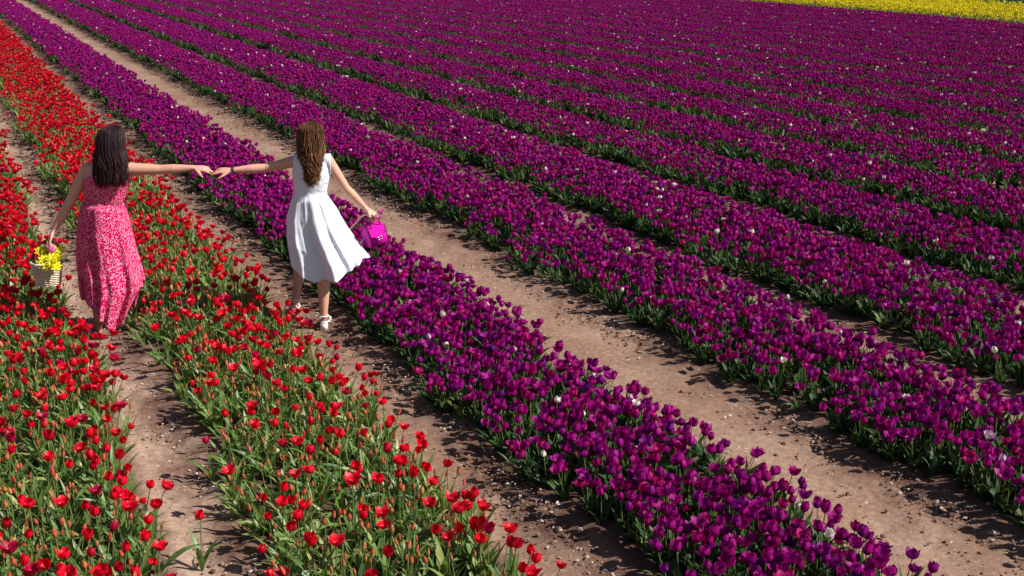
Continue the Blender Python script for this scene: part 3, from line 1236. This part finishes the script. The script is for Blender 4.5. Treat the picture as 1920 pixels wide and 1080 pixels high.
# legs: right one stands, left one steps ahead with the heel lifting
hipR, hipL = J(599, 415, YW), J(572, 415, YW)
anR = J(607, 589, YW)
knR = Vector((J(607, 520, YW).x, YW + .03, .50))
heR, baR, toR = Vector((anR.x, YW + .0, .098)), Vector((anR.x - .01, YW + .13, .050)), Vector((anR.x - .015, YW + .20, .038))
sh += limb([hipR, (hipR + knR) / 2, knR, knR * .68 + anR * .32 + Vector((0, -.012, 0)), anR], [.085, .072, .054, .054, .031])
sh += foot(anR, heR, baR, toR)
YL = 9.36
knL = Vector((J(566, 500, YL).x, YL + .05, .52))
gL = J(556, 585, YL)
anL = Vector((gL.x, YL, .145))
heL, baL, toL = shift(anL, x=-.015, y=-.03, z=-.035), shift(anL, x=-.03, y=.08, z=-.095), shift(anL, x=-.04, y=.15, z=-.110)
sh += limb([hipL, (hipL + knL) / 2, knL, knL * .68 + anL * .32 + Vector((0, -.012, 0)), anL], [.085, .072, .054, .052, .031])
sh += foot(anL, heL, baL, toL)


def adopt(o, parent):
    o.parent = parent
    o.matrix_parent_inverse = Matrix.Translation(-Vector(parent.location))
    return o


W.location = (0, 0, 0)
bodyW = fused('body', sh, [M['skin']])
bodyW.parent = W
face_parts(hp, hr, W)
zs, zw = sho.z, wai.z
cxw = sho.x


def field_w(p):
    if p.z < zw - .03:
        return -1
    if abs(p.x - cxw) > .150 - .10 * max(0, p.z - (zs - .06)):
        return -1
    dn = math.hypot(p.x - nek.x, (p.y - nek.y) * .9)
    if p.z > zs - .005 and dn < .068:
        return -1
    if p.z > zs + .045:
        return -1
    # V at the back of the neck
    if p.y < YW and p.z > zs - .10 and abs(p.x - cxw) < .055 * (p.z - (zs - .10)) / .10:
        return -1
    return 1


garment('bodice', bodyW, field_w, .010, M['white_cloth'], W, .008)
skirt('skirt', M['white_cloth'], YW + .03, 362,
      [(360, 556), (385, 547), (420, 538), (460, 539), (500, 545), (535, 551)],
      [(360, 607), (385, 620), (400, 629), (440, 649), (480, 674), (500, 688), (535, 700)],
      [(540, 497), (548, 503), (570, 521), (585, 529), (600, 533), (640, 525), (670, 511), (690, 499)],
      [(0, .108), (.12, .155), (.5, .20), (1, .27)],
      [(5, .4, .13, .9), (9, 2.1, .12, -1.2), (14, .9, .08, 1.0), (23, 3.0, .035, 0)], W)
# waistband and the seam of the lower tier
wb = MB()
wc = J(582, 352, YW + .025)
wb.add(*ring_tube([shift(wc, z=-.035), shift(wc, z=.0), shift(wc, z=.03)], [(.133, .117), (.128, .108), (.130, .108)], n=40, up=(0, 1, 0), closed_ends=False))
o = wb.build('waistband', [M['white_cloth']], W)
hair('hair', M['hair_brown'],
     [(227, 584, 5, .02, -.005), (231, 584, 15, .07, -.01), (239, 583, 23, .095, -.015), (252, 583, 24, .100, -.022), (268, 584, 24, .092, -.042),
      (285, 586, 21, .066, -.075), (300, 589, 15, .038, -.105), (315, 590, 11, .035, -.120), (328, 590, 11, .028, -.125), (337, 590, 6, .02, -.125)],
     YW, W, 380, .013, 17, (.72, 1.10), 5, r0=.0037, curl=.020)
cl_ = MB()
cl_.add(*ellipsoid(J(597, 241, YW - .02), (.012, .02, .024), 12, 8, Matrix.Rotation(-.5, 3, 'Y')))
cl_.build('hair_clip', [M['white_leather']], W)
dw = (wl_ - el_).normalized()
band(loop(wl_ - dw * .004, dw.cross(Vector((0, 1, 0))), (0, 1, 0), .025, .025), .008, M['dark_band'], 'bracelet', W, 6)
heel_sandal(W, heR, baR, toR, anR, .07, M['white_leather'])
heel_sandal(W, heL, baL, toL, anL, .0, M['white_leather'])

# ---- the woman in the crimson print dress
YP = 8.87
P_ = empty('person', (0, 0, 0))
tag(P_, 'dark-haired woman in a long crimson print dress carrying a flower basket', 'person', 'women walking hand in hand')
sh = []
pel, wai, che, sho, nek = J(197, 425, YP), J(194, 381, YP), J(198, 340, YP), J(200, 315, YP), J(207, 298, YP)
sh.append(ring_tube([shift(pel, z=-.12), pel, (pel + wai) / 2, wai, (wai + che) / 2, che, sho, shift(sho, x=.01, z=.035)],
                    [(.12, .095), (.152, .100), (.138, .096), (.122, .090), (.140, .102), (.156, .110), (.155, .080), (.08, .055)], n=28, up=(0, 1, 0)))
sh += limb([shift(sho, z=-.02), nek, J(210, 284, YP)], [.060, .052, .050], 14)
hs, hp, hr = head_shells(J(211, 266, YP), yaw=-.15)
sh += hs
sl2, sr2 = J(164, 317, YP), J(239, 317, YP)
el2, wl2 = J(133, 375, YP - .02), J(103, 428, YP - .06)
er2, wr2 = J(303, 318, YP + .02), J(359, 315, YP + .03)
sh += limb([shift(sl2, x=.02), sl2, (sl2 + el2) / 2, el2, el2 * .6 + wl2 * .4, wl2], [.055, .053, .047, .038, .038, .023])
sh += limb([shift(sr2, x=-.02), sr2, (sr2 + er2) / 2, er2, er2 * .6 + wr2 * .4, wr2], [.055, .052, .045, .037, .038, .023])
sh += hand(wr2 + (wr2 - er2).normalized() * .02, (1, 0, -.10), (-.05, -.45, 1), (0, -1, -.6), curls=(.08, .12, .32, .50), spread=.16, thumb_curl=.1, size=.92)
hl_d = Vector((-.45, -.05, -.8))
sh += hand(wl2 + hl_d.normalized() * .02, hl_d, (-.85, -.15, .45), (.1, -1, 0), curls=(.85, .9, .95, 1.0), spread=.04, thumb_curl=.5)
# legs under the long skirt, feet in flat sandals
hip1, hip2 = J(182, 430, YP), J(209, 430, YP)
g1 = Vector((J(183, 622, YP).x, YP + .04, 0))
an1 = shift(g1, z=.085)
kn1 = Vector((g1.x + .02, YP + .08, .48))
he1, ba1, to1 = shift(g1, z=.038, y=-.02), shift(g1, x=-.02, y=.12, z=.030), shift(g1, x=-.025, y=.19, z=.024)
sh += limb([hip1, (hip1 + kn1) / 2, kn1, kn1 * .68 + an1 * .32, an1], [.082, .076, .058, .058, .034])
sh += foot(an1, he1, ba1, to1)
g2 = Vector((J(200, 617, 9.0).x, 8.99, 0))
an2 = shift(g2, z=.125)
kn2 = Vector((g2.x + .02, 9.12, .48))
he2, ba2, to2 = shift(g2, z=.085, y=-.03), shift(g2, x=.01, y=.10, z=.034), shift(g2, x=.012, y=.17, z=.024)
sh += limb([hip2, (hip2 + kn2) / 2, kn2, kn2 * .68 + an2 * .32, an2], [.082, .076, .058, .056, .034])
sh += foot(an2, he2, ba2, to2)
bodyP = fused('body', sh, [M['skin2']])
bodyP.parent = P_
face_parts(hp, hr, P_)
zs2, zw2, cx2, tilt2 = sho.z, wai.z, wai.x, (nek.x - wai.x) / (nek.z - wai.z)


def field_p(p):
    if p.z < zw2 - .03:
        return -1
    cx = cx2 + tilt2 * (p.z - zw2)
    lim = .174 if p.z < zs2 - .10 else .174 - 1.35 * (p.z - (zs2 - .10))
    if abs(p.x - cx) > lim:
        return -1
    if p.z > zs2 + .04 and p.y < YP:
        return -1
    if p.z > zs2 + .055:
        return -1
    if p.z > zs2 - .02 and math.hypot(p.x - nek.x, p.y - nek.y) < .062 and p.y > YP:
        return -1
    return 1


garment('bodice', bodyP, field_p, .016, M['print'], P_, .008)
skirt('skirt', M['print'], YP + .04, 379,
      [(379, 165), (400, 154), (450, 147), (500, 147), (550, 154), (575, 160), (615, 172)],
      [(379, 226), (400, 236), (450, 247), (500, 259), (530, 268), (552, 271), (575, 264), (615, 250)],
      [(160, 566), (168, 569), (190, 577), (205, 590), (220, 611), (232, 626), (243, 613), (255, 582), (266, 553)],
      [(0, .140), (.08, .195), (.6, .21), (1, .26)],
      [(5, 1.2, .08, 1.9), (8, .3, .09, -1.7), (13, 2.0, .08, 1.6), (21, 3.0, .045, .8)], P_)
wb = MB()
wc = shift(J(194, 379, YP + .03), z=.038)
for k, dz in enumerate((-.012, 0, .012)):
    wb.add(*ring_tube(loop(shift(wc, z=dz), (1, 0, 0), (0, 1, 0), .134, .138, 60), [.0085 + .0012 * math.sin(9 * i) for i in range(61)], n=6))
o = wb.build('waistband', [M['print']], P_)
a = o.data.attributes.new('cloth', 'FLOAT_VECTOR', 'POINT')
a.data.foreach_set('vector', [q for v in o.data.vertices for q in (v.co.x, v.co.z, v.co.y)])
hair('hair', M['hair_dark'],
     [(234, 212, 5, .02, -.005), (239, 211, 17, .08, -.01), (248, 210, 22, .095, -.013), (262, 210, 25, .100, -.028), (280, 212, 26, .085, -.053),
      (300, 214, 29, .068, -.085), (320, 216, 29, .045, -.112), (334, 218, 25, .040, -.125), (342, 219, 24, .032, -.125)],
     YP, P_, 620, .010, 8, (.84, 1.05), 6, r0=.0030, curl=.016)
heel_sandal(P_, he1, ba1, to1, an1, .0, M['tan_leather'])
heel_sandal(P_, he2, ba2, to2, an2, .0, M['tan_leather'])

# ------------------------------------------------------------------ wicker basket with flowers
random.seed(21)
bc = J(92, 533, YP - .07)
hand2 = wl2 + hl_d.normalized() * .10
B = empty('wicker_basket', bc)
tag(B, 'pale round wicker basket of yellow flowers held low by the woman in crimson', 'basket')
bh, rb0, rb1 = .185, .082, .112
rad = lambda z: rb0 + (rb1 - rb0) * (z / bh) ** .7
mb = MB()
NSt = 18
for r_ in range(19):
    z = .006 + r_ * (bh - .014) / 18
    pts = [Vector(((rad(z) + .0055 * math.cos(NSt / 2 * a_ + math.pi * (r_ % 2)) + random.uniform(-.0008, .0008)) * math.cos(a_),
                   (rad(z) + .0055 * math.cos(NSt / 2 * a_ + math.pi * (r_ % 2))) * math.sin(a_), z)) for a_ in [2 * math.pi * i / 90 for i in range(91)]]
    mb.add(*ring_tube(pts, [.0046] * 91, n=5))
mb.build('weave', [M['wicker']], B)
mb = MB()
for k in range(NSt):
    a_ = 2 * math.pi * k / NSt
    mb.add(*ring_tube([(rad(z) * math.cos(a_), rad(z) * math.sin(a_), z) for z in (0, .06, .12, bh)], [.0035] * 4, n=5))
mb.build('stakes', [M['wicker']], B)
mb = MB()
mb.add(*ring_tube([(0, 0, .002), (0, 0, .012)], [(rb0, rb0)] * 2, n=28, up=(0, 1, 0)))
mb.build('base', [M['wicker']], B)
mb = MB()
mb.add(*ring_tube([(0, 0, .012), (0, 0, bh - .01)], [(rb0 - .008, rb0 - .008), (rb1 - .010, rb1 - .010)], n=28, up=(0, 1, 0), closed_ends=False))
mb.build('lining', [M['lining']], B)
mb = MB()
mb.add(*ring_tube(loop((0, 0, bh), (1, 0, 0), (0, 1, 0), rb1 + .002, rb1 + .002, 40), [.009 + .001 * (i % 2) for i in range(41)], n=7))
mb.build('rim', [M['wicker']], B)
top = hand2 - bc
for sy in (-.02, .02):
    pts = []
    for i in range(17):
        t = i / 16
        a_ = math.pi * t
        pts.append(Vector((-(rb1) * math.cos(a_) * (1 - .2 * math.sin(a_)) + top.x * math.sin(a_), sy * (1 - math.sin(a_)) + top.y * math.sin(a_), bh + (top.z - bh) * math.sin(a_) ** .8)))
    mbh = MB()
    mbh.add(*ring_tube(pts, [.0058] * 17, n=6))
    mbh.build('handle', [M['dark_band']], B)


def daffodil(loc, face, r, m, i, lab, name='yellow_flower', grp='yellow flowers in the wicker basket'):
    t = empty(name, loc)
    f = Vector(face).normalized()
    q = f.to_track_quat('Z', 'Y')
    t.rotation_euler = q.to_euler()
    mb = MB()
    for ringi, (nn, rr, lift) in enumerate(((7, r, .10), (7, r * .78, .35), (6, r * .52, .75))):
        for k in range(nn):
            a_ = 2 * math.pi * k / nn + ringi * .4 + random.uniform(-.1, .1)
            ca, sa = math.cos(a_), math.sin(a_)
            vs = []
            for t_ in (0, .35, .7, 1.0):
                wd = rr * .42 * (math.sin(math.pi * min(1, .25 + t_ * .7)))
                for sx in (-1, 0, 1):
                    x = rr * t_
                    y = sx * wd * .5
                    z = lift * rr * t_ + .12 * rr * abs(sx) + random.uniform(-.002, .002) * t_
                    vs.append((ca * x - sa * y, sa * x + ca * y, z))
            fs = [(a, a + 1, a + 4, a + 3) for i_ in range(3) for a in (i_ * 3, i_ * 3 + 1)]
            mb.add(vs, fs)
    mb.build('petals', [m], t)
    mb = MB()
    mb.add(*ring_tube([(0, 0, 0), (0, 0, -.04), (0, .01, -.09)], [.004, .003, .003], n=5))
    mb.build('stem', [M['stem']], t)
    tag(t, lab, 'flower', grp)
    return t


spots = [(76, 471, -.02, 'at the top left of the wicker basket'), (113, 467, 0, 'highest of the bunch, at the right of the wicker basket'),
         (83, 487, -.07, 'in the middle left of the basket bunch'), (97, 484, -.08, 'in the centre of the basket bunch'),
         (108, 485, -.06, 'in the middle right of the basket bunch'), (90, 499, -.11, 'hanging over the front left of the basket rim'),
         (105, 500, -.11, 'hanging lowest over the front right of the basket rim'),
         (78, 494, -.09, 'at the front left corner of the basket bunch'), (91, 473, .04, 'at the back of the basket bunch'),
         (104, 474, -.02, 'tucked behind the pink tulip in the basket'), (97, 494, -.12, 'lowest in the middle front of the basket bunch')]
for i, (px, py, dy, wh) in enumerate(spots):
    daffodil(J(px, py, YP - .07 + dy), (random.uniform(-.4, .5), -.8, .75), .048, M['yellow2'], i, 'frilly bright yellow flower ' + wh)


def held_tulip(px, py, Y, lab, tilt, kind='pink', sc=1.0, stem_len=.12, grp=None):
    t = empty('pink_tulip', J(px, py, Y))
    mb = MB()
    bloom(mb, .058, .026, .015, 6, (0, 0, 0), 0)
    mb.build('bloom', [M[kind]], t)
    mb = MB()
    mb.add(*ring_tube([(0, 0, 0), (0, 0, -stem_len / 2), (.005, 0, -stem_len)], [.004, .0035, .0035], n=5))
    mb.build('stem', [M['stem']], t)
    t.rotation_euler = tilt
    t.scale = (sc,) * 3
    tag(t, lab, 'tulip', grp)


held_tulip(97, 476, YP - .10, 'single bright pink tulip standing among the yellow flowers in the basket', (.1, 0, 0), sc=1.2)
held_tulip(709, 400, YW + .02, 'pale pink tulip held in the fist above the magenta handbag', (.3, .9, 0), kind='pink', sc=.95)
held_tulip(703, 409, YW + .0, 'lower pink tulip bloom beside the top of the magenta handbag', (.5, 1.3, 0), kind='pink', sc=.85)

# ------------------------------------------------------------------ magenta handbag
hw = wr_ + hr_d.normalized() * .095
bagc = J(702, 440, YW + .10)
BG = empty('handbag', bagc)
BG.rotation_euler = Euler((.10, -.26, .72), 'XYZ')
tag(BG, 'magenta leather handbag with a pointed flap hanging from the hand of the woman in white', 'handbag')
bw, bd, bhh = .175, .115, .155
mb = MB()
block(mb, (0, 0, 0), (bw, bd, bhh), taper=.84, bev=.008)
mb.build('body', [M['magenta_leather']], BG)
mb = MB()   # pointed flap lying on the front, a few millimetres proud
yf = -bd / 2 - .003
zt = bhh / 2 + .004
prof = [(-bw * .42, .0), (-bw * .43, -.05), (0, -.098), (bw * .43, -.05), (bw * .42, 0)]
vs = []
for y_off in (0, -.006):
    for x, dz in prof:
        z = zt + dz
        yy = yf + y_off - (bd * .08) * (1 - (z + bhh / 2) / bhh) * 1.0 + bd * .08 * 0
        vs.append((x, yy + (z / bhh + .5) * bd * .08, z))
vs += [(-bw * .42, bd * .38, zt + .002), (bw * .42, bd * .38, zt + .002), (-bw * .42, bd * .38, zt + .008), (bw * .42, bd * .38, zt + .008)]
fs = [(0, 1, 2, 3, 4), (9, 8, 7, 6, 5), (0, 5, 6, 1), (1, 6, 7, 2), (2, 7, 8, 3), (3, 8, 9, 4), (5, 12, 13, 9), (0, 4, 11, 10), (10, 11, 13, 12), (5, 0, 10, 12), (4, 9, 13, 11)]
mb.add(vs, fs)
mb.build('flap', [M['magenta_leather']], BG, smooth=False)
mb = MB()
edge = [Vector(vs[5 + i]) + Vector((0, -.002, 0)) for i in range(5)]
mb.add(*ring_tube(edge, [.0028] * 5, n=6))
for sx in (-1, 1):
    mb.add(*ring_tube([(sx * bw * .49, -bd * .49, -bhh * .48), (sx * bw * .415, -bd * .42, bhh * .49)], [.003, .003], n=6))
mb.build('piping', [M['magenta_dark']], BG)
mb = MB()
for sx in (-.012, .014):
    mb.add(*ring_tube(loop((sx, yf - .012, -.005), (1, 0, 0), (0, 0, 1), .011, .011, 18), [.0028] * 19, n=6))
mb.build('clasp', [M['metal']], BG)
Rb = BG.rotation_euler.to_matrix()
hl = Rb.transposed() @ (hw - bagc)
for sy in (-bd * .36, bd * .30):
    pts = []
    for i in range(17):
        t = i / 16
        a_ = math.pi * t
        pts.append(Vector((-bw * .26 * math.cos(a_) + hl.x * math.sin(a_) ** 2, sy + (hl.y - sy) * math.sin(a_) ** 2, bhh / 2 - .01 + (hl.z - bhh / 2) * math.sin(a_) ** .8)))
    mbh = MB()
    mbh.add(*ring_tube(pts, [.0062] * 17, n=7))
    mbh.build('handle', [M['magenta_dark']], BG)
# pale shoulder strap that swings forward past the skirt
ends = [J(681, 404, YW + .11), J(668, 418, YW + .17), J(655, 431, YW + .23), J(640, 441, YW + .32), J(642, 458, YW + .40), J(664, 462, YW + .34), J(680, 452, YW + .24), J(687, 430, YW + .16)]
pts = [Rb.transposed() @ (p - bagc) for p in [hw] + ends]
sm_ = []
for i in range(len(pts) - 1):
    p0, p1, p2, p3 = pts[max(i - 1, 0)], pts[i], pts[i + 1], pts[min(i + 2, len(pts) - 1)]
    for k in range(4):
        t = k / 4
        sm_.append(.5 * ((2 * p1) + (p2 - p0) * t + (2 * p0 - 5 * p1 + 4 * p2 - p3) * t * t + (3 * p1 - p0 - 3 * p2 + p3) * t ** 3))
mb = MB()
mb.add(*ring_tube(sm_, [.0085] * len(sm_), n=7))
mb.build('shoulder_strap', [M['strap']], BG)
